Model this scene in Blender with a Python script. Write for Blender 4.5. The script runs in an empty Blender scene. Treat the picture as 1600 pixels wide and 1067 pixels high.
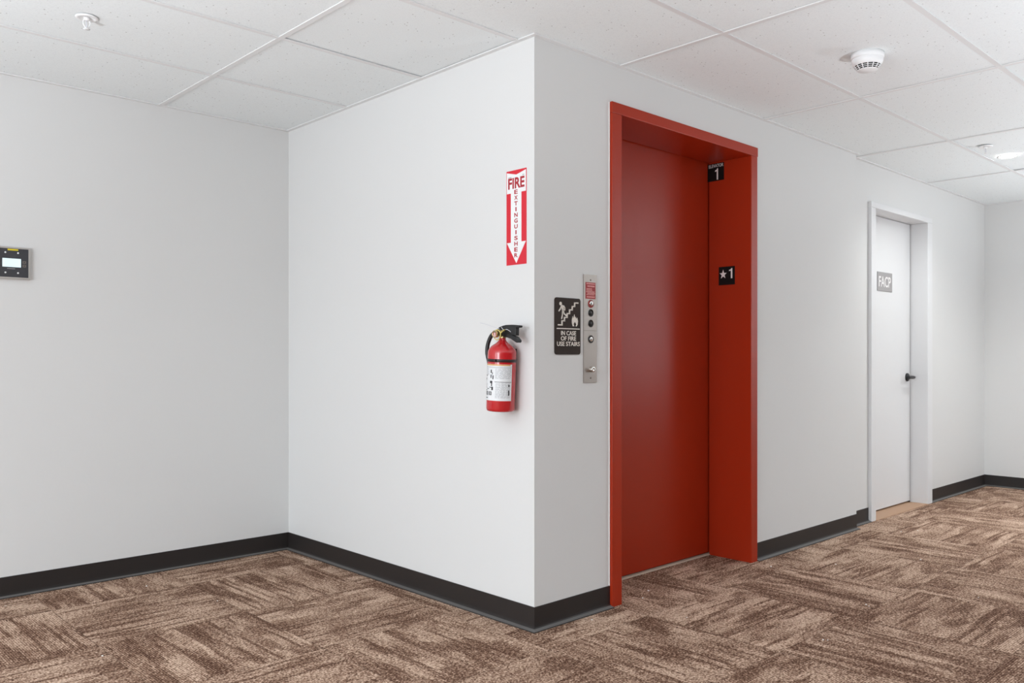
import bpy, bmesh, math, random
from mathutils import Vector, Matrix
random.seed(7)
PI = math.pi
S = bpy.context.scene
COL = S.collection

# ------------------------------------------------------------------ materials
def srgb(r, g, b):
    f = lambda c: (c/255/12.92) if c/255 <= 0.04045 else ((c/255+0.055)/1.055)**2.4
    return (f(r), f(g), f(b), 1.0)

def mat(name, col, rough=0.5, metal=0.0, spec=0.5, emit=None, estr=0.0, bump=None, coat=0.0):
    m = bpy.data.materials.new(name); m.use_nodes = True
    nt = m.node_tree; b = nt.nodes['Principled BSDF']
    b.inputs['Base Color'].default_value = col
    b.inputs['Roughness'].default_value = rough
    b.inputs['Metallic'].default_value = metal
    b.inputs['Specular IOR Level'].default_value = spec
    b.inputs['Coat Weight'].default_value = coat
    if emit:
        b.inputs['Emission Color'].default_value = emit
        b.inputs['Emission Strength'].default_value = estr
    if bump:
        scale, strength = bump
        tc = nt.nodes.new('ShaderNodeTexCoord'); n = nt.nodes.new('ShaderNodeTexNoise')
        bp = nt.nodes.new('ShaderNodeBump')
        n.inputs['Scale'].default_value = scale; n.inputs['Detail'].default_value = 2
        bp.inputs['Strength'].default_value = strength; bp.inputs['Distance'].default_value = 0.002
        nt.links.new(tc.outputs['Object'], n.inputs['Vector'])
        nt.links.new(n.outputs['Fac'], bp.inputs['Height'])
        nt.links.new(bp.outputs['Normal'], b.inputs['Normal'])
    return m

M = {}
M['wall'] = mat('wall_paint', (0.735, 0.732, 0.722, 1), 0.55, spec=0.3, bump=(60, 0.12))
M['grid'] = mat('grid_white', (0.80, 0.80, 0.80, 1), 0.45)
M['plenum'] = mat('plenum_dark', (0.02, 0.02, 0.02, 1), 0.9)
M['white'] = mat('white_gloss', (0.85, 0.85, 0.85, 1), 0.4)
M['doorwhite'] = mat('door_white', (0.76, 0.76, 0.765, 1), 0.42)
M['plastic'] = mat('white_plastic', (0.9, 0.9, 0.9, 1), 0.35)
M['red'] = mat('elevator_red', (0.385, 0.028, 0.007, 1), 0.30, spec=0.30, bump=(45, 0.05))
M['caulk'] = mat('caulk', (0.85, 0.83, 0.8, 1), 0.6)
M['toe'] = mat('dusty_base_toe', (0.135, 0.128, 0.122, 1), 0.6)
M['base'] = mat('vinyl_base', (0.023, 0.019, 0.018, 1), 0.46, spec=0.4)
M['alu'] = mat('sill_metal', (0.62, 0.52, 0.42, 1), 0.45)
M['subfloor'] = mat('threshold_board', srgb(176, 140, 112), 0.6, bump=(30, 0.2))
M['steel'] = mat('stainless', (0.40, 0.355, 0.32, 1), 0.36, metal=0.9)
M['steel2'] = mat('chrome', (0.75, 0.73, 0.70, 1), 0.2, metal=1.0)
M['seam'] = mat('engraved_seam', (0.22, 0.19, 0.17, 1), 0.5, metal=0.6)
M['black'] = mat('black_plastic', (0.010, 0.010, 0.011, 1), 0.38)
M['darkhole'] = mat('dark_lens', (0.012, 0.010, 0.009, 1), 0.25)
M['signred'] = mat('sign_red', (0.68, 0.012, 0.030, 1), 0.4)
M['signwhite'] = mat('sign_white', (0.86, 0.86, 0.86, 1), 0.4)
M['signink'] = mat('sign_red_ink', (0.42, 0.012, 0.025, 1), 0.45)
M['signgrey'] = mat('sign_pale_grey', (0.45, 0.45, 0.45, 1), 0.5)
M['brown'] = mat('sign_brown', srgb(50, 39, 33), 0.6, spec=0.25)
M['cream'] = mat('sign_cream', srgb(232, 224, 214), 0.5)
M['blacksign'] = mat('sign_black', (0.006, 0.006, 0.006, 1), 0.5, spec=0.2)
M['letter'] = mat('sign_letter_white', (0.82, 0.80, 0.79, 1), 0.45)
M['facpgrey'] = mat('sign_grey', srgb(158, 155, 155), 0.5)
M['labelred'] = mat('label_red', srgb(158, 36, 40), 0.5)
M['labelpink'] = mat('label_pink', srgb(226, 160, 155), 0.5)
M['keyred'] = mat('key_switch_red', srgb(150, 50, 48), 0.35)
M['exred'] = mat('extinguisher_red', (0.52, 0.012, 0.016, 1), 0.22, coat=0.5)
M['label'] = mat('label_white', (0.80, 0.81, 0.82, 1), 0.4)
M['ink'] = mat('label_ink', (0.035, 0.035, 0.04, 1), 0.5)
M['inkgrey'] = mat('label_fine_print', (0.42, 0.43, 0.45, 1), 0.5)
M['gold'] = mat('label_gold', srgb(214, 160, 84), 0.4)
M['brass'] = mat('brass', (0.55, 0.42, 0.20, 1), 0.3, metal=1.0)
M['yellow'] = mat('yellow_plastic', srgb(214, 196, 108), 0.45)
M['gauge'] = mat('gauge_face', srgb(214, 180, 176), 0.3)
M['green'] = mat('gauge_green', srgb(70, 120, 60), 0.4)
M['gred'] = mat('gauge_red', srgb(150, 40, 50), 0.4)
M['band'] = mat('strap_dark', (0.035, 0.022, 0.022, 1), 0.3, metal=0.3)
M['cord'] = mat('tie_clear', (0.62, 0.62, 0.66, 1), 0.35)
M['annface'] = mat('panel_charcoal', srgb(62, 62, 66), 0.4)
M['annbezel'] = mat('panel_bezel', (0.60, 0.57, 0.54, 1), 0.32, metal=0.6)
M['screen'] = mat('lcd', (0.3, 0.35, 0.36, 1), 0.2, emit=srgb(222, 242, 246), estr=0.85)
M['lcdtext'] = mat('lcd_text', srgb(176, 206, 208), 0.4, emit=srgb(190, 220, 222), estr=0.75)
M['tape'] = mat('yellow_tag', srgb(224, 204, 50), 0.45)
M['lamp'] = mat('lamp_lens', (0.9, 0.9, 0.9, 1), 0.4, emit=(1, 0.97, 0.92, 1), estr=38)
M['crumb'] = mat('plaster_chip', (0.85, 0.82, 0.78, 1), 0.7)
M['frame'] = mat('window_frame', (0.6, 0.6, 0.6, 1), 0.4)

# elevator-steel already in M['red'];  carpet and ceiling tile are node built
def carpet():
    m = bpy.data.materials.new('carpet_tile'); m.use_nodes = True
    nt = m.node_tree; N = nt.nodes; L = nt.links; b = N['Principled BSDF']
    b.inputs['Roughness'].default_value = 0.95
    b.inputs['Specular IOR Level'].default_value = 0.1
    def node(t, **kw):
        n = N.new(t)
        for k, v in kw.items(): setattr(n, k, v)
        return n
    def math_(op, a, c=None):
        n = node('ShaderNodeMath', operation=op)
        for i, v in enumerate((a, c)):
            if v is None: continue
            if isinstance(v, (int, float)): n.inputs[i].default_value = v
            else: L.new(v, n.inputs[i])
        return n.outputs[0]
    tc = node('ShaderNodeTexCoord'); sp = node('ShaderNodeSeparateXYZ')
    L.new(tc.outputs['Object'], sp.inputs[0])
    T = 0.62
    X = math_('DIVIDE', math_('ADD', sp.outputs['X'], 0.12), T); Y = math_('DIVIDE', math_('ADD', sp.outputs['Y'], 0.20), T)
    fx = math_('FLOOR', X); fy = math_('FLOOR', Y)
    par = math_('FLOORED_MODULO', math_('ADD', fx, fy), 2.0)      # 0 / 1: quarter-turned tiles
    mx = node('ShaderNodeMix', data_type='FLOAT'); L.new(par, mx.inputs[0]); L.new(sp.outputs['X'], mx.inputs[2]); L.new(sp.outputs['Y'], mx.inputs[3])
    my = node('ShaderNodeMix', data_type='FLOAT'); L.new(par, my.inputs[0]); L.new(sp.outputs['Y'], my.inputs[2]); L.new(sp.outputs['X'], my.inputs[3])
    along, across = mx.outputs[0], my.outputs[0]
    cell = node('ShaderNodeCombineXYZ'); L.new(fx, cell.inputs[0]); L.new(fy, cell.inputs[1])
    wn = node('ShaderNodeTexWhiteNoise', noise_dimensions='3D'); L.new(cell.outputs[0], wn.inputs['Vector'])
    off = math_('MULTIPLY', wn.outputs['Value'], 37.0)
    def noise(sa, sc, detail, rough, dz=0.0, dist=0.0):
        c = node('ShaderNodeCombineXYZ')
        L.new(math_('MULTIPLY', along, sa), c.inputs[0]); L.new(math_('MULTIPLY', across, sc), c.inputs[1])
        L.new(math_('ADD', off, dz), c.inputs[2])
        n = node('ShaderNodeTexNoise'); n.inputs['Scale'].default_value = 1.0
        n.inputs['Detail'].default_value = detail; n.inputs['Roughness'].default_value = rough
        n.inputs['Distortion'].default_value = dist
        L.new(c.outputs[0], n.inputs['Vector'])
        return n.outputs['Fac']
    def ramp(v, stops):
        r = node('ShaderNodeValToRGB'); L.new(v, r.inputs[0])
        e = r.color_ramp.elements
        while len(e) < len(stops): e.new(0.5)
        for k, (p, g) in enumerate(stops):
            e[k].position = p; e[k].color = (g, g, g, 1)
        return r.outputs[0]
    def mul_add(v, m, c): return math_('ADD', math_('MULTIPLY', v, m), c)
    def wn3(x, y, z):
        c = node('ShaderNodeCombineXYZ')
        for i, v in enumerate((x, y, z)):
            if isinstance(v, (int, float)): c.inputs[i].default_value = v
            else: L.new(v, c.inputs[i])
        n = node('ShaderNodeTexWhiteNoise', noise_dimensions='3D'); L.new(c.outputs[0], n.inputs['Vector'])
        return n.outputs['Value']
    wob = noise(2.5, 3.0, 2, 0.5, 21.0)
    def blocks(na, nc, seed, rag_amt):
        """woven rectangles lying along the pile, with ragged ends"""
        cc = math_('ADD', mul_add(across, nc, seed), math_('MULTIPLY', wob, 1.6)); ci = math_('FLOOR', cc)
        rag = noise(5.0, 110.0, 3, 0.75, seed)
        r = wn3(ci, off, seed)
        ll = math_('ADD', mul_add(along, na, 0.0), math_('ADD', math_('MULTIPLY', r, 17.0), math_('MULTIPLY', rag, rag_amt)))
        return wn3(ci, math_('FLOOR', ll), mul_add(off, 1.0, seed))
    L1 = blocks(3.6, 7.5, 3.0, 0.9)
    L2 = blocks(6.5, 21.0, 8.0, 1.3)
    blot = noise(3.4, 6.5, 7, 0.70)
    strk = noise(3.0, 26.0, 5, 0.70, 11.0)
    a = ramp(blot, [(0.37, 0.0), (0.47, 0.85), (0.58, 1.0)])
    c = ramp(strk, [(0.36, 0.0), (0.43, 0.9), (0.52, 1.0)])
    base = mul_add(math_('ADD', math_('MULTIPLY', L1, 0.55), math_('MULTIPLY', L2, 0.45)), 0.62, 0.33)
    L3 = blocks(2.6, 62.0, 14.0, 1.5)
    thin = math_('MULTIPLY', ramp(L3, [(0.10, 0.42), (0.16, 1.0)]), ramp(L2, [(0.08, 0.68), (0.14, 1.0)]))
    mixv = math_('MULTIPLY', math_('MULTIPLY', base, mul_add(math_('MULTIPLY', a, c), 0.66, 0.34)), thin)
    # corduroy lines + pile speckle
    line = math_('SINE', math_('MULTIPLY', across, 2*PI/0.0085))
    spk = node('ShaderNodeTexNoise'); spk.inputs['Scale'].default_value = 135; spk.inputs['Detail'].default_value = 1
    L.new(tc.outputs['Object'], spk.inputs['Vector'])
    spk2 = node('ShaderNodeTexNoise'); spk2.inputs['Scale'].default_value = 70; spk2.inputs['Detail'].default_value = 2
    L.new(tc.outputs['Object'], spk2.inputs['Vector'])
    v = math_('ADD', mixv, math_('MULTIPLY', line, 0.17))
    v = math_('ADD', v, math_('MULTIPLY', math_('SUBTRACT', spk.outputs['Fac'], 0.5), 2.2))
    v = math_('ADD', v, math_('MULTIPLY', math_('SUBTRACT', spk2.outputs['Fac'], 0.5), 1.3))
    r = node('ShaderNodeValToRGB'); L.new(v, r.inputs[0])
    e = r.color_ramp.elements
    e[0].position = 0.0; e[0].color = CARP[0]
    e[1].position = 1.0; e[1].color = CARP[2]
    e.new(0.5).color = CARP[1]
    # seams between tiles
    def edge(F):
        d = math_('ABSOLUTE', math_('SUBTRACT', math_('FRACT', F), 0.5))
        return math_('GREATER_THAN', d, 0.4965)
    seam = math_('MAXIMUM', edge(X), edge(Y))
    mc = node('ShaderNodeMix', data_type='RGBA', blend_type='MULTIPLY')
    L.new(math_('MULTIPLY', seam, 0.35), mc.inputs[0]); L.new(r.outputs[0], mc.inputs[6]); mc.inputs[7].default_value = (0.3, 0.3, 0.3, 1)
    L.new(mc.outputs[2], b.inputs['Base Color'])
    return m
CARP = (srgb(80, 54, 41), srgb(146, 115, 96), srgb(214, 186, 164))
M['carpet'] = carpet()

def ceiling_tile():
    m = bpy.data.materials.new('mineral_tile'); m.use_nodes = True
    nt = m.node_tree; N = nt.nodes; L = nt.links; b = N['Principled BSDF']
    b.inputs['Roughness'].default_value = 0.9; b.inputs['Specular IOR Level'].default_value = 0.1
    tc = N.new('ShaderNodeTexCoord')
    vo = N.new('ShaderNodeTexVoronoi'); vo.inputs['Scale'].default_value = 62; vo.inputs['Randomness'].default_value = 1
    L.new(tc.outputs['Object'], vo.inputs['Vector'])
    sc = N.new('ShaderNodeSeparateColor'); L.new(vo.outputs['Color'], sc.inputs[0])
    g = N.new('ShaderNodeMath'); g.operation = 'GREATER_THAN'; L.new(sc.outputs[0], g.inputs[0]); g.inputs[1].default_value = 0.86
    lt = N.new('ShaderNodeMath'); lt.operation = 'LESS_THAN'; L.new(vo.outputs['Distance'], lt.inputs[0]); lt.inputs[1].default_value = 0.17
    dots = N.new('ShaderNodeMath'); dots.operation = 'MULTIPLY'; L.new(g.outputs[0], dots.inputs[0]); L.new(lt.outputs[0], dots.inputs[1])
    no = N.new('ShaderNodeTexNoise'); no.inputs['Scale'].default_value = 190; no.inputs['Detail'].default_value = 3
    L.new(tc.outputs['Object'], no.inputs['Vector'])
    r = N.new('ShaderNodeValToRGB'); L.new(no.outputs['Fac'], r.inputs[0])
    r.color_ramp.elements[0].position = 0.3; r.color_ramp.elements[0].color = (0.82, 0.85, 0.86, 1)
    r.color_ramp.elements[1].position = 0.5; r.color_ramp.elements[1].color = (0.88, 0.915, 0.92, 1)
    mx = N.new('ShaderNodeMix'); mx.data_type = 'RGBA'
    L.new(dots.outputs[0], mx.inputs[0]); L.new(r.outputs[0], mx.inputs[6]); mx.inputs[7].default_value = (0.48, 0.48, 0.47, 1)
    L.new(mx.outputs[2], b.inputs['Base Color'])
    return m
M['tile'] = ceiling_tile()

# ------------------------------------------------------------------ mesh helpers
def box(bm, x0, x1, y0, y1, z0, z1, mi=0):
    v = [bm.verts.new(p) for p in ((x0,y0,z0),(x1,y0,z0),(x1,y1,z0),(x0,y1,z0),(x0,y0,z1),(x1,y0,z1),(x1,y1,z1),(x0,y1,z1))]
    for f in ((3,2,1,0),(4,5,6,7),(0,1,5,4),(1,2,6,5),(2,3,7,6),(3,0,4,7)):
        bm.faces.new([v[i] for i in f]).material_index = mi

def prism(bm, pts, z0, z1, mi=0):
    """pts: list of (x, y) counter-clockwise; extruded from z0 to z1 (local)"""
    a = sum(pts[i][0]*pts[(i+1) % len(pts)][1]-pts[(i+1) % len(pts)][0]*pts[i][1] for i in range(len(pts)))
    if a < 0: pts = pts[::-1]
    lo = [bm.verts.new((x, y, z0)) for x, y in pts]; hi = [bm.verts.new((x, y, z1)) for x, y in pts]
    bm.faces.new(hi).material_index = mi; bm.faces.new(lo[::-1]).material_index = mi
    n = len(pts)
    for i in range(n):
        bm.faces.new((lo[i], lo[(i+1) % n], hi[(i+1) % n], hi[i])).material_index = mi

def lathe(bm, prof, n=32, origin=(0,0,0), axis='Z', mi=0, smooth=True):
    """prof: list of (r, h) from one end to the other"""
    o = Vector(origin); rings = []
    def P(r, h, a):
        c, s = r*math.cos(a), r*math.sin(a)
        return o + {'Z': Vector((c, s, h)), 'X': Vector((h, c, s)), 'Y': Vector((s, h, c))}[axis]
    for r, h in prof:
        if r < 1e-6: rings.append([bm.verts.new(P(0, h, 0))])
        else: rings.append([bm.verts.new(P(r, h, 2*PI*i/n)) for i in range(n)])
    for a, b in zip(rings[:-1], rings[1:]):
        for i in range(n):
            j = (i+1) % n
            if len(a) == 1 and len(b) == 1: continue
            if len(a) == 1: f = bm.faces.new((a[0], b[j], b[i]))
            elif len(b) == 1: f = bm.faces.new((a[i], a[j], b[0]))
            else: f = bm.faces.new((a[i], a[j], b[j], b[i]))
            f.smooth = smooth; f.material_index = mi

def tube(bm, pts, r, n=10, mi=0):
    pts = [Vector(p) for p in pts]; rings = []
    for i, p in enumerate(pts):
        t = (pts[min(i+1, len(pts)-1)]-pts[max(i-1, 0)]).normalized()
        u = t.cross(Vector((0.31, 0.2, 0.93)))
        if u.length < 1e-3: u = t.cross(Vector((1, 0, 0)))
        u.normalize(); w = t.cross(u)
        rr = r[i] if isinstance(r, (list, tuple)) else r
        rings.append([bm.verts.new(p+rr*(math.cos(2*PI*k/n)*u+math.sin(2*PI*k/n)*w)) for k in range(n)])
    for a, b in zip(rings[:-1], rings[1:]):
        for k in range(n):
            f = bm.faces.new((a[k], a[(k+1) % n], b[(k+1) % n], b[k])); f.smooth = True; f.material_index = mi
    bm.faces.new(rings[0][::-1]).material_index = mi; bm.faces.new(rings[-1]).material_index = mi

def spline(pts, k=8):
    pts = [Vector(p) for p in pts]; P = [pts[0]]+pts+[pts[-1]]; out = []
    for i in range(1, len(P)-2):
        for j in range(k):
            t = j/k; a, b, c, d = P[i-1:i+3]
            out.append(0.5*((2*b)+(c-a)*t+(2*a-5*b+4*c-d)*t*t+(3*b-a-3*c+d)*t**3))
    return out+[pts[-1]]

def torus(bm, R, r, origin=(0,0,0), axis='Z', n=36, m=10, mi=0):
    lathe(bm, [(R+r*math.cos(2*PI*k/m), r*math.sin(2*PI*k/m)) for k in range(m+1)], n, origin, axis, mi)

def rrect(x0, x1, y0, y1, r, n=6):
    out = []
    for cx, cy, a0 in ((x1-r, y1-r, 0), (x0+r, y1-r, PI/2), (x0+r, y0+r, PI), (x1-r, y0+r, 1.5*PI)):
        out += [(cx+r*math.cos(a0+PI/2*i/n), cy+r*math.sin(a0+PI/2*i/n)) for i in range(n+1)]
    return out

def disc(cx, cy, r, n=24):
    return [(cx+r*math.cos(2*PI*i/n), cy+r*math.sin(2*PI*i/n)) for i in range(n)]

def capsule(bm, pts, w, z0, z1):
    for a, b in zip(pts[:-1], pts[1:]):
        a = Vector(a); b = Vector(b); ang = math.atan2(b.y-a.y, b.x-a.x); o = []
        for i in range(9): o.append((b.x+w/2*math.cos(ang-PI/2+PI*i/8), b.y+w/2*math.sin(ang-PI/2+PI*i/8)))
        for i in range(9): o.append((a.x+w/2*math.cos(ang+PI/2+PI*i/8), a.y+w/2*math.sin(ang+PI/2+PI*i/8)))
        prism(bm, o, z0, z1)

def obj(name, bm, mats, parent=None, loc=None, bevel=0.0, weld=True):
    if weld: bmesh.ops.remove_doubles(bm, verts=bm.verts, dist=1e-6)
    bmesh.ops.recalc_face_normals(bm, faces=bm.faces)
    me = bpy.data.meshes.new(name); bm.to_mesh(me); bm.free()
    for m in (mats if isinstance(mats, (list, tuple)) else [mats]): me.materials.append(M[m] if isinstance(m, str) else m)
    o = bpy.data.objects.new(name, me); COL.objects.link(o)
    if parent: o.parent = parent
    if loc: o.location = loc
    if bevel:
        b = o.modifiers.new('bevel', 'BEVEL'); b.width = bevel; b.segments = 2; b.limit_method = 'ANGLE'
    return o

def tag(o, label=None, cat=None, group=None, kind=None):
    if label: o['label'] = label
    if cat: o['category'] = cat
    if group: o['group'] = group
    if kind: o['kind'] = kind
    return o

def thing(name, label, cat, mw=None, group=None, kind=None):
    o = bpy.data.objects.new(name, None); COL.objects.link(o); o.empty_display_size = 0.05
    if mw is not None: o.matrix_world = mw
    return tag(o, label, cat, group, kind)

def struct(name, bm, mats, parent=None, label=None, cat=None, **k):
    o = obj(name, bm, mats, parent, **k)
    if parent is None: tag(o, label, cat, kind='structure')
    return o

# mounting frames: local x = to the right, local y = up, local z = out of the wall
def on_side(y, z, x=0.0): return Matrix(((0, 0, -1, x), (-1, 0, 0, y), (0, 1, 0, z), (0, 0, 0, 1)))
def on_front(x, z, y=0.0): return Matrix(((1, 0, 0, x), (0, 0, -1, y), (0, 1, 0, z), (0, 0, 0, 1)))

def text(bm, s, cx, cy, w, h, z0, z1, bold=0.0):
    """adds the letters of s, fitted into a w x h box centred on (cx, cy)"""
    cu = bpy.data.curves.new('t', 'FONT'); cu.body = s; cu.size = 1.0; cu.extrude = 0.05; cu.offset = bold
    cu.resolution_u = 4
    o = bpy.data.objects.new('t', cu); COL.objects.link(o)
    dg = bpy.context.evaluated_depsgraph_get(); me = bpy.data.meshes.new_from_object(o.evaluated_get(dg))
    bpy.data.objects.remove(o); bpy.data.curves.remove(cu)
    vs = [v.co.copy() for v in me.vertices]
    x0, x1 = min(v.x for v in vs), max(v.x for v in vs); y0, y1 = min(v.y for v in vs), max(v.y for v in vs)
    zz0, zz1 = min(v.z for v in vs), max(v.z for v in vs)
    for v in me.vertices:
        v.co = (cx+(v.co.x-(x0+x1)/2)*w/(x1-x0), cy+(v.co.y-(y0+y1)/2)*h/(y1-y0), z0+(v.co.z-zz0)/(zz1-zz0)*(z1-z0))
    bm.from_mesh(me); bpy.data.meshes.remove(me)

def numeral_one(bm, cx, cy, w, h, z0, z1):
    x0, x1, y0, y1 = cx-w/2, cx+w/2, cy-h/2, cy+h/2; t = w*0.44
    prism(bm, [(x1-t, y0), (x1, y0), (x1, y1), (x1-t*0.75, y1), (x1-t*1.05, y1-h*0.10), (x0, y1-h*0.17), (x0, y1-h*0.27), (x1-t, y1-h*0.25)], z0, z1)
NB = bmesh.new
# ------------------------------------------------------------------ the room
H = 2.44            # ceiling
YB, XR, YR = 2.037, 5.592, 0.05      # back wall, right wall, recessed wall
XL, YN = -6.0, -6.0                  # left wall with an added window, wall behind the camera
TOP = 2.56

bm = NB(); box(bm, XL-0.2, XR+0.2, YN-0.2, YB+0.2, -0.08, 0.0)
struct('floor', bm, 'carpet', label='brown and beige quarter-turned carpet tile floor', cat='floor')

bm = NB(); box(bm, XL-0.15, 0.15, YB, YB+0.15, 0, TOP)
struct('wall_back', bm, 'wall', label='pale grey wall at left carrying the small alarm panel', cat='wall')
bm = NB(); prism(bm, [(0, 0), (0, YB), (0.12, YB), (0.12, 0.12)], 0, TOP)
struct('wall_side', bm, 'wall', label='bright white wall carrying the fire extinguisher', cat='wall')
EX0, EX1, EZ = 0.478, 1.717, 2.270      # outside of the elevator frame
bm = NB()
prism(bm, [(0, 0), (EX0, 0), (EX0, 0.12), (0.12, 0.12)], 0, TOP)
box(bm, EX0, EX1, 0, 0.12, EZ, TOP)
box(bm, EX1, 2.973, 0, 0.12, 0, TOP)
struct('wall_front', bm, 'wall', label='grey-white wall around the red elevator entrance', cat='wall')
FX0, FX1, FZ = 3.262, 4.341, 2.180      # outside of the white door frame
bm = NB()
box(bm, 2.973, FX0+0.03, YR, 0.25, 0, TOP); box(bm, FX0+0.03, FX1-0.03, YR, 0.25, FZ-0.02, TOP); box(bm, FX1-0.03, XR, YR, 0.25, 0, TOP)
struct('wall_recess', bm, 'wall', label='white wall around the white FACP door, set slightly back', cat='wall')
WR = (-3.75, -2.80, 0.45, 2.15)  # opening for the unseen window added in the right wall
bm = NB()
box(bm, XR, XR+0.15, YN-0.15, WR[0], 0, TOP); box(bm, XR, XR+0.15, WR[1], 0.25, 0, TOP); box(bm, XR, XR+0.15, WR[0], WR[1], 0, WR[2]); box(bm, XR, XR+0.15, WR[0], WR[1], WR[3], TOP)
struct('wall_right', bm, 'wall', label='white end wall at the far right', cat='wall')
# unseen walls left of and behind the camera; their windows are invented
WL = (-3.0, 1.6, 0.04, 2.30)           # y0 y1 z0 z1 in wall_left
bm = NB(); x0, x1 = XL-0.15, XL
box(bm, x0, x1, YN-0.15, WL[0], 0, TOP); box(bm, x0, x1, WL[1], YB+0.15, 0, TOP)
box(bm, x0, x1, WL[0], WL[1], 0, WL[2]); box(bm, x0, x1, WL[0], WL[1], WL[3], TOP)
struct('wall_left', bm, 'wall')
WN = (-4.5, 5.3, 0.04, 2.34)
bm = NB(); y0, y1 = YN-0.15, YN
box(bm, XL, WN[0], y0, y1, 0, TOP); box(bm, WN[1], XR, y0, y1, 0, TOP)
box(bm, WN[0], WN[1], y0, y1, 0, WN[2]); box(bm, WN[0], WN[1], y0, y1, WN[3], TOP)
struct('wall_rear', bm, 'wall')
bm = NB()
for yy in (WL[0], (WL[0]+WL[1])/2-0.02, WL[1]-0.04): box(bm, XL-0.1, XL-0.05, yy, yy+0.04, WL[2], WL[3])
for zz in (WL[2], WL[3]-0.04): box(bm, XL-0.1, XL-0.05, WL[0], WL[1], zz, zz+0.04)
struct('added_window_1', bm, 'frame', weld=False)  # invented window out of view, added for the light from the left
bm = NB()
for yy in (WR[0], WR[1]-0.04): box(bm, XR+0.05, XR+0.1, yy, yy+0.04, WR[2], WR[3])
for zz in (WR[2], WR[3]-0.04): box(bm, XR+0.05, XR+0.1, WR[0], WR[1], zz, zz+0.04)
struct('added_window_3', bm, 'frame', weld=False)  # invented window, added for the light band in the elevator door
bm = NB()
for k in range(7):
    xx = WN[0]+(WN[1]-WN[0]-0.05)*k/6; box(bm, xx, xx+0.05, YN-0.1, YN-0.05, WN[2], WN[3])
for zz in (WN[2], WN[3]-0.05): box(bm, WN[0], WN[1], YN-0.1, YN-0.05, zz, zz+0.05)
struct('added_window_2', bm, 'frame', weld=False)  # invented glazing behind the camera, an unseen opening for daylight

# ceiling: lay-in tiles over a white T-grid
xs = [XL, -4.5, -3.25, -2.0, -0.745, 0.54, 1.795, 3.04, 4.26, XR]
ys = [YN, -5.7, -5.05, -4.4, -3.76, -3.12, -2.48, -1.84, -1.195, -0.548, 0.085, 0.742, 1.385, YB]
def ylim(x): return YB if x < 0 else (0.0 if x < 2.973 else YR)
lift = {(4, 10): 0.002, (7, 8): 0.003, (6, 7): 0.003}
bm = NB()
for i in range(len(xs)-1):
    for j in range(len(ys)-1):
        x0, x1, y0, y1 = xs[i], xs[i+1], ys[j], ys[j+1]
        segs = []; cuts = [x0]+[c for c in (0.0, 2.973) if x0 < c < x1]+[x1]
        for a, b in zip(cuts[:-1], cuts[1:]):
            yl = min(y1, ylim((a+b)/2))
            if yl > y0+0.005: segs.append((a, b, y0, yl))
        dz = lift.get((i, j), 0.0)
        for a, b, c, d in segs:
            a2 = a+0.004 if a == x0 else a; b2 = b-0.004 if b == x1 else b
            box(bm, a2, b2, c+0.004, d-0.004 if d == y1 else d, H+0.005+dz, H+0.02+dz)
ceil = struct('ceiling', bm, 'tile', label='suspended ceiling of pale speckled tiles in a white grid', cat='ceiling', weld=False)
bm = NB(); W = 0.012
for x in xs[1:-1]: box(bm, x-W, x+W, YN, ylim(x), H, H+0.004)
for y in ys[1:-1]: box(bm, XL, XR if y < 0 else 0.0, y-W, y+W, H+0.0008, H+0.004)
A = 0.022       # wall angle
for a in ((XL, 0, YB-A, YB), (-A, 0, -A, YB-A), (0, 2.973, -A, 0), (2.973, XR-A, YR-A, YR), (XR-A, XR, YN, YR)):
    box(bm, a[0], a[1], a[2], a[3], H-0.0006, H+0.0045)
obj('ceiling_grid', bm, 'grid', ceil, weld=False)
bm = NB(); box(bm, XL-0.15, XR+0.15, YN-0.15, YB+0.15, TOP, TOP+0.02)
obj('plenum', bm, 'plenum', ceil)  # dark roof slab over the tiles, added to stop light leaking in

# vinyl cove base
PROF = [(0.0, 0.096), (0.002, 0.096), (0.0032, 0.0945), (0.0032, 0.020), (0.0045, 0.012), (0.0085, 0.0085), (0.0265, 0.0040), (0.0275, 0.0), (0.0, 0.0)]
def baseboard(name, p0, p1, nrm, e0=0, e1=0, label=None):
    """e: -1 inside corner, 1 outside corner, 0 square end"""
    p0 = Vector((*p0, 0)); p1 = Vector((*p1, 0)); n = Vector((*nrm, 0)); t = (p1-p0).normalized(); bm = NB()
    A_ = [bm.verts.new(p0+n*d-t*d*e0+Vector((0, 0, z))) for d, z in PROF]
    B_ = [bm.verts.new(p1+n*d+t*d*e1+Vector((0, 0, z))) for d, z in PROF]
    k = len(PROF)
    for i in range(k):
        f = bm.faces.new((A_[i], A_[(i+1) % k], B_[(i+1) % k], B_[i])); f.material_index = 1 if i == 5 else 0
    bm.faces.new(A_); bm.faces.new(B_[::-1])
    struct(name, bm, ['base', 'toe'], label=label, cat='baseboard')
baseboard('baseboard_back', (XL, YB), (0, YB), (0, -1), 0, -1, 'black vinyl cove base along the left back wall')
baseboard('baseboard_side', (0, YB), (0, 0), (-1, 0), -1, 1, 'blue-black vinyl cove base under the fire extinguisher wall')
baseboard('baseboard_front', (0, 0), (EX0, 0), (0, -1), 1, 0, 'short black cove base between the wall corner and elevator frame')
baseboard('baseboard_middle', (EX1, 0), (2.973, 0), (0, -1), 0, 0, 'black cove base right of the elevator')
baseboard('baseboard_step', (2.973, YR), (FX0, YR), (0, -1), 0, 0, 'very short cove base just left of the white door')
baseboard('baseboard_far', (FX1, YR), (XR, YR), (0, -1), 0, -1, 'dark cove base between the white door and far corner')
baseboard('baseboard_right', (XR, YR), (XR, YN), (-1, 0), -1, 0, 'blue-grey cove base on the far right wall')

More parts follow.
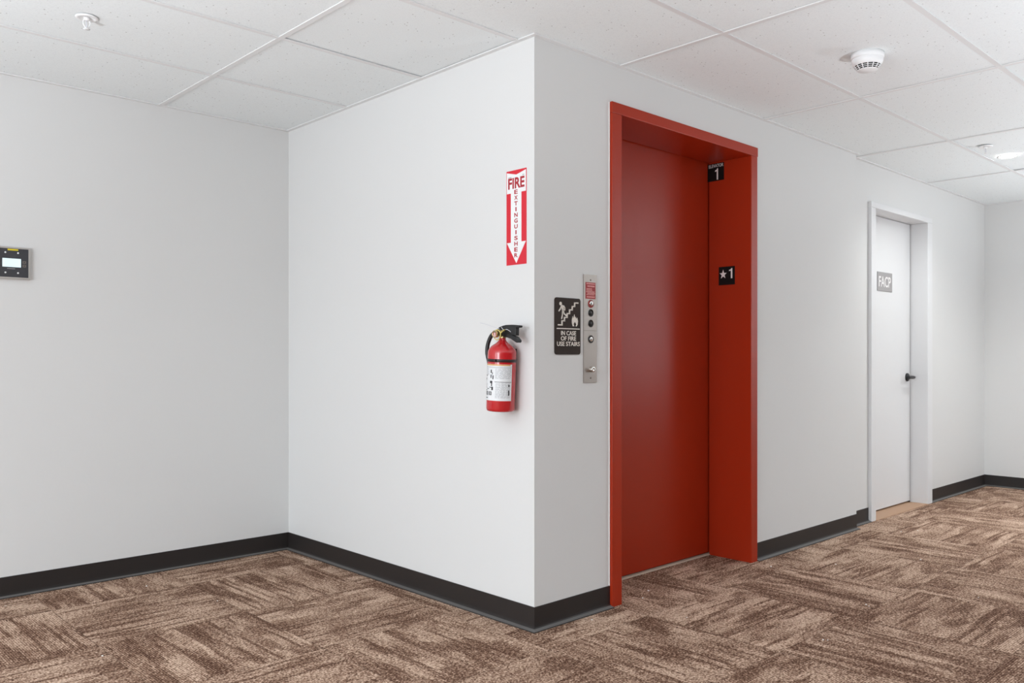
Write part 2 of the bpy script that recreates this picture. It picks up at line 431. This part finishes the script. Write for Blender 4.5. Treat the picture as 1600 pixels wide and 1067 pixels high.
# ------------------------------------------------------------------ elevator entrance
OX0, OX1, OZ = 0.546, 1.655, 2.220      # clear opening
DY = 0.262
el = thing('door_1', 'red painted steel elevator entrance with closed door', 'elevator door', Matrix.Translation((EX0, 0, 0)), kind='structure')
ex = lambda x: x-EX0
bm = NB(); box(bm, ex(EX0), ex(OX0), -0.016, DY-0.008, 0, EZ-0.05); obj('door_jamb', bm, 'red', el, bevel=0.002)
bm = NB(); box(bm, ex(OX1), ex(EX1), -0.016, DY-0.008, 0, EZ-0.05); obj('door_jamb', bm, 'red', el, bevel=0.002)
bm = NB(); box(bm, ex(EX0)-0.002, ex(EX1)+0.002, -0.018, DY-0.008, EZ-0.05, EZ); obj('door_header', bm, 'red', el, bevel=0.002)
bm = NB(); box(bm, ex(EX0)+0.02, ex(EX1)-0.012, DY, DY+0.035, 0.012, EZ-0.02); obj('door_panel', bm, 'red', el, bevel=0.002)
bm = NB(); box(bm, ex(EX0)+0.02, ex(EX1)-0.02, DY-0.014, DY+0.06, 0.0, 0.006); obj('door_sill', bm, 'alu', el)
bm = NB()
box(bm, ex(EX0)-0.005, ex(EX0)-0.002, -0.004, 0.0, 0.096, EZ); box(bm, ex(EX1)+0.002, ex(EX1)+0.0045, -0.004, 0.0, 0.096, EZ)
obj('caulk_bead', bm, 'caulk', el); 
bm = NB(); box(bm, EX0-0.2, EX1+0.2, 0.36, 0.40, 0, TOP); box(bm, EX0-0.2, EX0-0.16, 0.12, 0.36, 0, TOP); box(bm, EX1+0.16, EX1+0.2, 0.12, 0.36, 0, TOP)
struct('shaft_light_block', bm, 'plenum')  # unseen dark backing, added so no sky light leaks round the door

# signs on the right jamb, inside the reveal
def plate(par, w, h, t, m, r=0.0, name='panel'):
    bm = NB()
    prism(bm, rrect(-w/2, w/2, -h/2, h/2, r) if r else [(-w/2, -h/2), (w/2, -h/2), (w/2, h/2), (-w/2, h/2)], 0, t)
    return obj(name, bm, m, par)
s = thing('elevator_sign', 'small black plate reading ELEVATOR 1 at the top of the red jamb', 'sign', on_side(0.209, 2.163, OX1))
plate(s, 0.106, 0.098, 0.002, 'blacksign')
bm = NB(); text(bm, 'ELEVATOR', 0.003, 0.036, 0.094, 0.018, 0.002, 0.0026, 0.0); numeral_one(bm, 0.006, -0.012, 0.020, 0.064, 0.002, 0.0026)
obj('lettering', bm, 'letter', s, weld=False)
s = thing('floor_sign', 'small black plate with a white star and number 1 on the red jamb', 'sign', on_side(0.138, 1.575, OX1))
plate(s, 0.102, 0.102, 0.002, 'blacksign')
bm = NB()
prism(bm, [(-0.022+(0.0235 if k % 2 == 0 else 0.0098)*math.cos(PI/2+k*PI/5), 0.008+(0.0265 if k % 2 == 0 else 0.0105)*math.sin(PI/2+k*PI/5)) for k in range(10)], 0.002, 0.003)
obj('star', bm, 'letter', s)
bm = NB(); numeral_one(bm, 0.026, 0.012, 0.021, 0.056, 0.002, 0.003); obj('lettering', bm, 'letter', s, weld=False)

# ------------------------------------------------------------------ white FACP door
FO0, FO1, FOZ = 3.333, 4.252, 2.140; FD = 0.155
d2 = thing('door_2', 'white flush door in a white frame with black lever handle', 'door', Matrix.Translation((FX0, YR, 0)), kind='structure')
fx = lambda x: x-FX0
fy = lambda y: y-YR
for a, b in ((FX0, FO0), (FO1, FX1)):
    bm = NB(); box(bm, fx(a), fx(b), fy(0.025), fy(0.245), 0, FOZ); obj('door_jamb', bm, 'doorwhite', d2, bevel=0.003)
bm = NB(); box(bm, fx(FX0), fx(FX1), fy(0.025), fy(0.245), FOZ, FZ); obj('door_header', bm, 'doorwhite', d2, bevel=0.003)
bm = NB(); box(bm, fx(FO0)+0.003, fx(FO1)-0.008, fy(FD), fy(FD+0.04), 0.016, FOZ-0.004); obj('door_panel', bm, 'doorwhite', d2)
bm = NB(); box(bm, fx(FO0), fx(FO1), fy(FD+0.045), fy(0.245), 0, FOZ); obj('door_stop', bm, 'plenum', d2)
bm = NB(); box(bm, fx(FO1)-0.008, fx(FO1)-0.0002, fy(FD+0.002), fy(FD+0.03), 0.004, FOZ-0.002); obj('door_gap_strip', bm, 'black', d2)  # black strip filling the gap at the right of the panel
bm = NB(); box(bm, fx(FO0), fx(FO1), fy(0.02), fy(0.2), 0, 0.004); obj('threshold', bm, 'subfloor', d2)
hd = obj('door_handle', (lambda b: (lathe(b, [(0, -0.012), (0.028, -0.012), (0.031, -0.008), (0.031, 0)], 28, (0, 0, 0), 'Y'), b)[1])(NB()), 'black', d2, loc=(fx(4.182), fy(FD), 0.965))
bm = NB(); tube(bm, [(0, 0, 0), (0, -0.05, 0)], 0.012); tube(bm, spline([(0.008, -0.052, 0), (-0.01, -0.056, 0), (-0.05, -0.057, 0), (-0.10, -0.055, 0)]), 0.0105); obj('lever', bm, 'black', hd, weld=False)
s = thing('room_sign', 'grey plate reading FACP on the white door', 'sign', on_front(3.778, 1.669, FD))
plate(s, 0.255, 0.138, 0.004, 'facpgrey')
bm = NB(); text(bm, 'FACP', -0.002, 0.0, 0.205, 0.078, 0.004, 0.005, 0.012); obj('lettering', bm, 'letter', s, weld=False)

# ------------------------------------------------------------------ fire extinguisher sign
SW, SH = 0.121, 0.398
s = thing('fire_extinguisher_sign', 'tall red and white arrow sign reading FIRE EXTINGUISHER', 'sign', on_side(0.1055, 1.710))
plate(s, SW, SH, 0.0012, 'signred')
P = lambda u, v: (-SW/2+u*SW, SH/2-v*SH)
bm = NB()
prism(bm, [P(.025, .016), P(.5, .050), P(.975, .016), P(.975, .240), P(.755, .240), P(.755, .762), P(.975, .762), P(.5, .985), P(.025, .762), P(.225, .762), P(.225, .240), P(.025, .240)], 0.0012, 0.0016)
obj('arrow', bm, 'signwhite', s)
bm = NB()
c = P(.5, .137); text(bm, 'FIRE', c[0], c[1], 0.099, 0.046, 0.0016, 0.0019, 0.032)
for k, ch in enumerate('EXTINGUISHER'):
    c = P(.485, .232+k*0.0608); text(bm, ch, c[0], c[1], 0.007 if ch == 'I' else 0.0205, 0.0178, 0.0016, 0.0019, 0.03)
obj('lettering', bm, 'signink', s, weld=False)
for u0, u1, v in ((.10, .26, .066), (.80, .90, .060)):
    bm = NB(); a = P(u0, v); b = P(u1, v+.010); prism(bm, [(a[0], b[1]), (b[0], b[1]), (b[0], a[1]), (a[0], a[1])], 0.0016, 0.0018)
    obj('fine_print', bm, 'signgrey', s)

# ------------------------------------------------------------------ stairs sign
s = thing('stairs_sign', 'dark brown plate reading IN CASE OF FIRE USE STAIRS', 'sign', on_front(0.1985, 1.2545))
plate(s, 0.161, 0.241, 0.004, 'brown', 0.012)
Q = lambda X, Y: ((X-45)/440*0.161-0.0805, 0.1205-(Y-48)/972*0.241)
U = 0.161/440; z0, z1 = 0.004, 0.0048
bm = NB()
st = [(105, 515), (163, 515), (163, 443), (205, 443), (205, 383), (250, 383), (250, 316), (292, 316), (292, 250), (338, 250), (338, 188), (380, 188), (380, 125), (435, 125)]
hw = 12
for (xa, ya), (xb, yb) in zip(st[:-1], st[1:]):
    a = Q(min(xa, xb)-hw, max(ya, yb)+hw*.9); b = Q(max(xa, xb)+hw, min(ya, yb)-hw*.9); box(bm, a[0], b[0], a[1], b[1], z0, z1)
obj('stairs_symbol', bm, 'cream', s, weld=False)
bm = NB()
prism(bm, disc(*Q(140, 152), 21*U), z0, z1)
capsule(bm, [Q(168, 198), Q(182, 268)], 36*U, z0, z1); capsule(bm, [Q(152, 195), Q(136, 240), Q(113, 276)], 17*U, z0, z1)
capsule(bm, [Q(192, 190), Q(211, 220), Q(211, 256)], 16*U, z0, z1); capsule(bm, [Q(174, 262), Q(171, 340), Q(159, 402)], 18*U, z0, z1)
capsule(bm, [Q(188, 265), Q(197, 318), Q(232, 350)], 18*U, z0, z1)
obj('walking_figure', bm, 'cream', s, weld=False)
bm = NB()
prism(bm, [Q(*p) for p in ((345, 530), (332, 470), (332, 420), (345, 355), (356, 402), (375, 320), (388, 390), (400, 362), (406, 402), (425, 378), (438, 440), (432, 500), (415, 532), (398, 532), (408, 492), (385, 452), (362, 492), (374, 532))], z0, z1)
obj('flame_symbol', bm, 'cream', s)
bm = NB(); a = Q(75, 585); b = Q(468, 569); box(bm, a[0], b[0], a[1], b[1], z0, z1); obj('divider_line', bm, 'cream', s)
bm = NB()
for t_, xa, xb, ya, yb in (('IN CASE', 148, 405, 615, 690), ('OF FIRE', 145, 405, 707, 782), ('USE STAIRS', 80, 470, 800, 875)):
    a = Q(xa, yb); b = Q(xb, ya); text(bm, t_, (a[0]+b[0])/2, (a[1]+b[1])/2, b[0]-a[0], b[1]-a[1], z0, z1, 0.014)
obj('lettering', bm, 'cream', s, weld=False)

# ------------------------------------------------------------------ hall call station
PW, PH = 0.085, 0.473
s = thing('elevator_call_station', 'narrow stainless elevator call plate beside the red frame', 'call station', on_front(0.342, 1.2475))
plate(s, PW, PH, 0.005, 'steel', name='faceplate')
vy = lambda f: PH/2-f*PH
bm = NB(); box(bm, -0.032, 0.034, vy(.225), vy(.072), 0.005, 0.0056)
for f, a, b, h in ((.085, -.026, .030, .0050), (.108, -.020, .028, .0062), (.132, -.026, .010, .0036), (.145, -.026, .012, .0036), (.160, -.028, .028, .0046), (.174, -.020, .030, .0040), (.186, -.026, .026, .0030), (.207, -.024, .028, .0052)):
    x = a
    while x < b:
        wd = random.uniform(.004, .010); box(bm, x, min(x+wd, b), vy(f)-h/2, vy(f)+h/2, 0.0056, 0.0059, 1); x += wd+.0016
obj('instruction_label', bm, ['labelred', 'labelpink'], s, weld=False)
def ring(cx, cy, prof, m, name, par=s, n=28):
    bm = NB(); lathe(bm, prof, n, (cx, cy, 0)); return obj(name, bm, m, par)
for f in (.05, .957): ring(0.002, vy(f), [(0.0042, 0.005), (0.0042, 0.0062), (0.0030, 0.0070), (0, 0.0070)], 'seam', 'screw', n=12)
k = ring(0.003, vy(.270), [(0.0175, 0.005), (0.0172, 0.0075), (0.0135, 0.0085), (0.0125, 0.006), (0, 0.006)], 'keyred', 'key_switch')
ring(0.003, vy(.266), [(0.0105, 0.006), (0.0105, 0.010), (0.009, 0.011), (0, 0.011)], 'steel2', 'lock_cylinder', k)
bm = NB(); box(bm, 0.0015, 0.0045, vy(.266)-0.006, vy(.266)+0.006, 0.011, 0.0114); obj('key_slot', bm, 'black', k)
for f in (.354, .452):
    b_ = ring(0.003, vy(f), [(0.0168, 0.005), (0.0165, 0.0065), (0.0145, 0.0072), (0.0138, 0.0055), (0, 0.0055)], 'darkhole', 'indicator')
    ring(0.003, vy(f), [(0.009, 0.0055), (0.0085, 0.0068), (0, 0.0078)], 'black', 'lens', b_)
bm = NB(); box(bm, -PW/2, PW/2, vy(.519)-0.0009, vy(.519)+0.0009, 0.005, 0.0053); obj('seam_line', bm, 'seam', s)
b_ = ring(0.003, vy(.598), [(0.0172, 0.005), (0.0168, 0.0075), (0.0138, 0.0085), (0.0125, 0.006), (0, 0.006)], 'darkhole', 'call_button')
ring(0.003, vy(.598), [(0.0105, 0.006), (0.0105, 0.0088), (0.0095, 0.0098), (0, 0.0100)], 'steel2', 'button_cap', b_)
bm = NB(); prism(bm, [(0.003-.0045, vy(.598)-.004), (0.003+.0045, vy(.598)-.004), (0.003, vy(.598)+.005)], 0.0100, 0.0104); obj('arrow', bm, 'seam', b_)
ring(0.003, vy(.877), [(0.0125, 0.005), (0.0125, 0.020), (0.0112, 0.0225), (0.004, 0.0225), (0.0035, 0.0215), (0, 0.0215)], 'steel2', 'keyed_cylinder')

# ------------------------------------------------------------------ fire extinguisher
Rb = 0.0600
mw = Matrix.Translation((-0.0668, 0.1335, 0.899)) @ Matrix.Rotation(math.radians(2.6), 4, 'X')
ext = thing('fire_extinguisher', 'red fire extinguisher with white label hung on the wall below its arrow sign', 'fire extinguisher', mw)
prof = [(0, 0.004), (0.046, 0.004), (0.0545, 0.0), (0.0585, 0.004), (Rb, 0.012), (Rb, 0.236)]
K_ = [(Rb, .236), (.0592, .246), (.0555, .2565), (.0475, .267), (.0355, .2765), (.0240, .2845), (.0165, .2925), (.0140, .299), (.0135, .304)]
prof += [(p.x, p.y) for p in spline([(r, h, 0) for r, h in K_], 3)[1:]]+[(0, 0.304)]
bm = NB(); lathe(bm, prof, 64); obj('cylinder_body', bm, 'exred', ext)
bm = NB(); lathe(bm, [(0.0155, 0.304), (0.0155, 0.312), (0.0125, 0.314), (0.0125, 0.336), (0, 0.336)], 24); box(bm, -0.034, 0, -0.008, 0.008, 0.312, 0.327)
obj('valve', bm, 'brass', ext, weld=False)
def lev(pts, th, name, sub=0.0015):
    bm = NB(); prism(bm, pts, -th/2, th/2)
    # polygon (s, h): s runs towards -y, h up
    for v in bm.verts: s_, h_, t_ = v.co; v.co = (t_, -s_, h_)
    return obj(name, bm, 'black', ext, bevel=sub)
lev([(-0.030, .326), (-.026, .339), (-.011, .349), (.010, .355), (.029, .3585), (.065, .360), (.106, .358), (.108, .354), (.105, .349), (.088, .3475), (.0875, .316), (.080, .316), (.030, .3255), (.010, .326)], 0.020, 'top_lever')
lev([(-.012, .324), (.024, .3275), (.055, .3215), (.088, .3105), (.103, .298), (.1045, .292), (.099, .287), (.092, .288), (.060, .302), (.028, .309), (.012, .311), (-.012, .313)], 0.022, 'carry_handle')
bm = NB(); tube(bm, spline([(0, 0.012, .322), (0, 0.040, .326), (-0.004, 0.064, .312), (-0.008, 0.080, .278), (-0.010, 0.0825, .240), (-0.006, 0.076, .205), (-.002, .070, .165)], 8), [0.0085]*40+[0.0085]*9, 12)
obj('hose', bm, 'black', ext)
bm = NB(); lathe(bm, [(Rb+.0002, .2045), (Rb+.0016, .2050), (Rb+.0016, .2165), (Rb+.0002, .2170)], 64); box(bm, -0.064, -0.057, -0.0285, -0.0255, .2045, .217)
obj('strap', bm, 'band', ext, weld=False)
bm = NB(); box(bm, Rb-0.006, 0.0672, -0.018, 0.018, 0.05, 0.26); obj('mounting_bracket', bm, 'band', ext)
g = NB(); lathe(g, [(0, -0.034), (0.0145, -0.034), (0.0150, -0.040), (0.0148, -0.048), (0.0128, -0.0485), (0.0125, -0.046), (0, -0.046)], 32, (0, -.001, .3195), 'X')
gg = obj('pressure_gauge', g, 'brass', ext)
bm = NB(); lathe(bm, [(0.0122, -0.0462), (0, -0.0464)], 28, (0, -.001, .3195), 'X', smooth=False); obj('gauge_face', bm, 'gauge', gg)
def gsec(a0, a1, m, name):
    bm = NB(); pts = [(0.0112*math.cos(a0+(a1-a0)*k/8), 0.0112*math.sin(a0+(a1-a0)*k/8)) for k in range(9)]+[(0.0068*math.cos(a1-(a1-a0)*k/8), 0.0068*math.sin(a1-(a1-a0)*k/8)) for k in range(9)]
    prism(bm, pts, 0, 0.0003)
    for v in bm.verts: u_, w_, t_ = v.co; v.co = (-0.0465-t_, -u_-.001, .3195+w_)
    obj(name, bm, m, gg)
gsec(PI*0.35, PI*0.65, 'green', 'gauge_sector'); gsec(PI*0.68, PI*1.2, 'gred', 'gauge_sector'); gsec(-PI*0.2, PI*0.32, 'gred', 'gauge_sector')
bm = NB(); torus(bm, 0.0205, 0.0020, (-0.036, -.005, .3165), 'X'); tube(bm, spline([(-.036, -.024, .322), (-.030, -.030, .332), (-.018, -.030, .338), (-.011, -.020, .334)]), 0.0022, 8); obj('safety_pin_ring', bm, 'yellow', ext, weld=False)
bm = NB(); tube(bm, spline([(-.012, -.004, .348), (-.0125, -.02, .336), (-.013, -.036, .340), (-.0125, -.050, .336), (-.0125, -.062, .330)]), 0.0014, 6)
tube(bm, spline([(-.013, .004, .340), (-.022, .040, .350), (-.032, .078, .360), (-.040, .100, .364)]), 0.0011, 6)
obj('tamper_tie', bm, 'cord', ext, weld=False)
# wrap-round label; azimuth 0 faces the room (-x), positive to the right as seen
def patch(bm, a0, a1, h0, h1, r, mi=0):
    n = max(1, int(abs(a1-a0)/4)); lo = []; hi = []
    for k in range(n+1):
        a = math.radians(a0+(a1-a0)*k/n); x, y = -r*math.cos(a), -r*math.sin(a)
        lo.append(bm.verts.new((x, y, h0))); hi.append(bm.verts.new((x, y, h1)))
    for k in range(n):
        f = bm.faces.new((lo[k], lo[k+1], hi[k+1], hi[k])); f.smooth = True; f.material_index = mi
bm = NB(); patch(bm, -95, 92, .046, .196, Rb+.0004)
patch(bm, -95, 84, .1905, .1955, Rb+.0007, 3)
for h in (.185, .181): patch(bm, -90, 88, h-.0008, h+.0008, Rb+.0007, 1)
for r0 in ((.176, .136, 22, 88), (.118, .058, 24, 86), (.176, .150, -90, -8), (.140, .122, -90, -30), (.114, .096, -90, -20)):
    h = r0[0]
    while h > r0[1]:
        a = r0[2]
        while a < r0[3]-4:
            w_ = random.uniform(6, 22); patch(bm, a, min(a+w_, r0[3]), h-.0008, h+.0008, Rb+.0007, 1); a += w_+3
        h -= .0042
patch(bm, 20, 90, .1225, .1245, Rb+.0008, 2)
for a, h, w_, hh in ((0, .166, 6, .014), (8, .158, 3, .010), (0, .146, 5, .014), (10, .142, 5, .016), (-2, .122, 12, .010), (4, .112, 5, .014), (6, .096, 8, .014), (-34, .148, 10, .006), (-40, .134, 12, .008), (-22, .094, 16, .003), (-34, .088, 14, .003), (-6, .100, 14, .003)):
    patch(bm, a, a+w_, h-hh/2, h+hh/2, Rb+.0008, 2)
for a in (-46, -27, -7):
    patch(bm, a, a+14, .068, .0705, Rb+.0008, 2); patch(bm, a, a+14, .0805, .083, Rb+.0008, 2); patch(bm, a, a+3.5, .0705, .0805, Rb+.0008, 2); patch(bm, a+10.5, a+14, .0705, .0805, Rb+.0008, 2); patch(bm, a+5, a+8, .073, .078, Rb+.0008, 2)
patch(bm, -34, -14, .055, .058, Rb+.0008, 2); patch(bm, 76, 82, .068, .090, Rb+.0008, 2); patch(bm, 76, 82, .104, .113, Rb+.0008, 2)
obj('instruction_label', bm, ['label', 'inkgrey', 'ink', 'gold'], ext, weld=False)

# ------------------------------------------------------------------ fire alarm annunciator on the back wall
AW, AH = 0.154, 0.149
s = thing('alarm_panel', 'small charcoal alarm panel with lit white screen on the left wall', 'control panel', on_front(-1.433, 1.5635, YB))
bm = NB(); bw = 0.0075
for a in ((-AW/2, AW/2, -AH/2, -AH/2+bw), (-AW/2, AW/2, AH/2-bw, AH/2), (-AW/2, -AW/2+bw, -AH/2+bw, AH/2-bw), (AW/2-bw, AW/2, -AH/2+bw, AH/2-bw)):
    box(bm, *a, -0.001, 0.016)
obj('bezel', bm, 'annbezel', s, weld=False)
bm = NB(); box(bm, -AW/2+bw, AW/2-bw, -AH/2+bw, AH/2-bw, 0, 0.012); obj('face', bm, 'annface', s)
bm = NB(); box(bm, -0.0385, 0.0385, -0.0195, 0.0205, 0.012, 0.0128); sc_ = obj('screen', bm, 'screen', s)
bm = NB()
for yy, a, b in ((.012, -.030, .020), (.004, -.028, .026), (-.004, -.030, .010), (-.012, -.026, .022)):
    x = a
    while x < b:
        box(bm, x, x+.003, yy-.0014, yy+.0014, 0.0128, 0.0130); x += .0045
obj('screen_text', bm, 'lcdtext', sc_, weld=False)
bm = NB(); prism(bm, rrect(-.017, .027, .0575, .0655, .002), 0.012, 0.0132); obj('yellow_tag', bm, 'tape', s)
for x in (-.0262, .0262):
    for y in (.0475, -.0465):
        bm = NB(); lathe(bm, [(0.0040, 0.012), (0.0040, 0.0145), (0.0030, 0.0165), (0, 0.017)], 16, (x, y, 0)); obj('indicator_button', bm, 'plastic', s)
for y in (.0055, -.0115):
    bm = NB(); prism(bm, rrect(.045, .060, y-.006, y+.006, .002), 0.012, 0.0128); b_ = obj('arrow_key', bm, 'seam', s)
    sg = 1 if y > 0 else -1
    bm = NB(); prism(bm, [(.0485, y-.002*sg), (.0565, y-.002*sg), (.0525, y+.003*sg)], 0.0128, 0.0131); obj('arrow', bm, 'black', b_)
bm = NB(); box(bm, -.019, .014, -.0285, -.0262, 0.012, 0.0123); obj('nameplate', bm, 'signgrey', s)

# ------------------------------------------------------------------ ceiling devices
def dn(x, y): return Matrix.Translation((x, y, H+0.005))
s = thing('smoke_detector', 'round white smoke detector with slotted rim on the ceiling', 'smoke detector', dn(1.205, -0.848))
bm = NB(); lathe(bm, [(0, 0), (0.068, 0), (0.068, -0.020), (0.0655, -0.0235), (0.063, -0.0245)], 48); obj('base_ring', bm, 'plastic', s)
bm = NB(); lathe(bm, [(0.063, -0.0235), (0.0645, -0.027), (0.0645, -0.036), (0.060, -0.047), (0.056, -0.052), (0.0, -0.0522)], 48); obj('housing', bm, 'plastic', s)
bm = NB(); lathe(bm, [(0.052, -0.0515), (0.038, -0.0700), (0, -0.0705)], 40); obj('sensor_core', bm, 'darkhole', s)
bm = NB()
for f in (0.0, 0.33, 0.66, 1.0): torus(bm, 0.0545-0.014*f, 0.0014, (0, 0, -0.0525-0.0185*f), 'Z', 40, 8)
for k in range(14):
    a = 2*PI*k/14; tube(bm, [(0.0555*math.cos(a), 0.0555*math.sin(a), -0.051), (0.0400*math.cos(a), 0.0400*math.sin(a), -0.0715)], 0.0021, 6)
lathe(bm, [(0.0420, -0.0700), (0.0400, -0.0725), (0.0, -0.0735)], 40); obj('grille', bm, 'plastic', s, weld=False)

def sprinkler(x, y, label, sc=1.0):
    s = thing('fire_sprinkler', label, 'sprinkler', dn(x, y), 'ceiling fire sprinklers')
    bm = NB(); lathe(bm, [(0.0405, -0.003), (0.0405, -0.006), (0.036, -0.0085), (0.026, -0.007), (0.021, -0.003), (0.0, -0.003)], 36); obj('escutcheon', bm, 'plastic', s)
    bm = NB(); lathe(bm, [(0.0, -0.003), (0.011, -0.003), (0.011, -0.014), (0.008, -0.016), (0, -0.016)], 16)
    for sg in (-1, 1): tube(bm, spline([(0.009*sg, 0, -0.013), (0.013*sg, 0, -0.024), (0.009*sg, 0, -0.038), (0.002*sg, 0, -0.044)], 6), 0.0021, 8)
    lathe(bm, [(0, -0.042), (0.004, -0.042), (0.004, -0.048), (0, -0.048)], 12); obj('frame_arms', bm, 'white', s, weld=False)
    bm = NB(); lathe(bm, [(0, -0.014), (0.002, -0.015), (0.0022, -0.040), (0, -0.042)], 10); obj('glass_bulb', bm, 'cord', s)
    bm = NB(); lathe(bm, [(0, -0.047), (0.0125, -0.0475), (0.0125, -0.049), (0, -0.0495)], 20); obj('deflector', bm, 'white', s)
sprinkler(-1.395, 1.062, 'white ceiling sprinkler at the upper left of the photo')
sprinkler(3.346, -0.655, 'white ceiling sprinkler beside the lit downlight')

s = thing('recessed_downlight', 'round lit recessed downlight in the ceiling at right', 'ceiling light', Matrix.Translation((3.745, -0.665, H+0.005)))
bm = NB(); lathe(bm, [(0.066, 0.0), (0.065, -0.004), (0.052, -0.006), (0.050, -0.003)], 40); obj('trim_ring', bm, 'plastic', s)
bm = NB(); lathe(bm, [(0.051, -0.0035), (0, -0.0038)], 40); obj('lens', bm, 'lamp', s)

# ------------------------------------------------------------------ white crumbs left on the carpet
CR = [(0.597, -0.331), (-0.763, 1.298), (-0.907, 1.777), (-1.386, 0.908), (1.66, -0.13), (1.958, -0.346), (0.75, -0.871), (3.079, -0.244), (3.198, -0.301), (0.276, -0.071), (0.812, 0.038), (0.693, -0.020), (1.343, -0.781), (1.835, -1.093), (-1.49, 1.878), (0.76, -0.885), (2.4, -0.62), (1.33, -0.80)]
proto = None
for k, (x, y) in enumerate(CR):
    if proto is None:
        bm = NB(); bmesh.ops.create_icosphere(bm, subdivisions=1, radius=0.0046)
        for v in bm.verts: v.co = (v.co.x*random.uniform(.7, 1.4), v.co.y*random.uniform(.7, 1.3), max(v.co.z, -0.0015)*random.uniform(.6, 1))
        o = proto = obj('plaster_crumb', bm, 'crumb')
        tag(o, 'tiny white crumb lying on the brown carpet', 'debris', 'white crumbs on the carpet')
    else:
        o = proto.copy(); COL.objects.link(o)
    o.location = (x, y, 0.0012); o.rotation_euler = (0, 0, random.uniform(0, 6)); q = random.uniform(.6, 1.15); o.scale = (q, q, q)

# ------------------------------------------------------------------ light
w = bpy.data.worlds.new('World'); S.world = w; w.use_nodes = True
w.node_tree.nodes['Background'].inputs['Color'].default_value = (0.93, 0.97, 1.0, 1)
w.node_tree.nodes['Background'].inputs['Strength'].default_value = 0.05
def area(name, loc, target, sx, sy, power, col):
    l = bpy.data.lights.new(name, 'AREA'); l.shape = 'RECTANGLE'; l.size = sx; l.size_y = sy; l.energy = power; l.color = col
    o = bpy.data.objects.new(name, l); COL.objects.link(o); o.location = loc
    o.rotation_euler = (Vector(target)-Vector(loc)).to_track_quat('-Z', 'Z').to_euler()
    return o
P_ = dict(leftA=60, leftB=142, spotR=50, addedW=60, upL=195, upC=80, upD=74, upR=295, right=24)
TINT = (0.93, 1.0, 1.07)
tt = lambda c: tuple(a*b for a, b in zip(c, TINT))
area('added_window_light', (XL-0.3, 0.35, 1.3), (0, 0.35, 1.3), 2.1, 1.9, P_['leftA'], TINT)  # invented source out of view, placed by the direction of the shadows
area('added_window_light', (XL-0.3, -1.95, 1.3), (0, -1.95, 1.3), 2.0, 1.9, P_['leftB'], TINT)  # second added source on that side, set to fit the wall gradient
area('added_window_light', (XR+0.3, -3.27, 1.3), (0, -3.27, 1.3), 1.1, 1.8, P_['right'], TINT)  # added for the bright band reflected in the elevator door
def spot(name, x, y, z, up, power, col, size):
    l = bpy.data.lights.new(name, 'SPOT'); l.energy = power; l.spot_size = math.radians(size); l.spot_blend = 0.7; l.shadow_soft_size = 0.10; l.color = col
    o = bpy.data.objects.new(name, l); COL.objects.link(o); o.location = (x, y, z)
    if up: o.rotation_euler = (PI, 0, 0)
for x, y, k in ((3.745, -0.665, 'spotR'), (4.7, -1.7, 'addedW')):  # first is the visible downlight; second is added to brighten the right wall
    spot('downlight', x, y, H-0.02, False, P_[k], tt((1, 0.96, 0.90)), 150)
for x, y, k in ((-4.6, -2.6, 'upL'), (-3.4, -0.4, 'upL'), (-1.3, -2.75, 'upC'), (1.2, -2.5, 'upD'), (4.4, -3.0, 'upR')):
    spot('added_ceiling_fill', x, y, 0.9, True, P_[k], TINT, 165)  # unseen upward lamps, invented to brighten the ceiling

# ------------------------------------------------------------------ camera
cam = bpy.data.cameras.new('Camera'); cam.lens = 29.655; cam.sensor_width = 36; cam.sensor_fit = 'HORIZONTAL'; cam.clip_start = 0.05
cam.shift_y = 22.5/1600
co = bpy.data.objects.new('Camera', cam); COL.objects.link(co)
yaw = math.atan2(0.7257, 0.688)
co.location = (-2.45, -2.451, 1.128); co.rotation_euler = (PI/2, 0, yaw-PI/2)
S.camera = co
v = S.view_settings; v.view_transform = 'Standard'; v.look = 'None'; v.gamma = 1.0; v.use_curve_mapping = False
v.exposure = 0.06
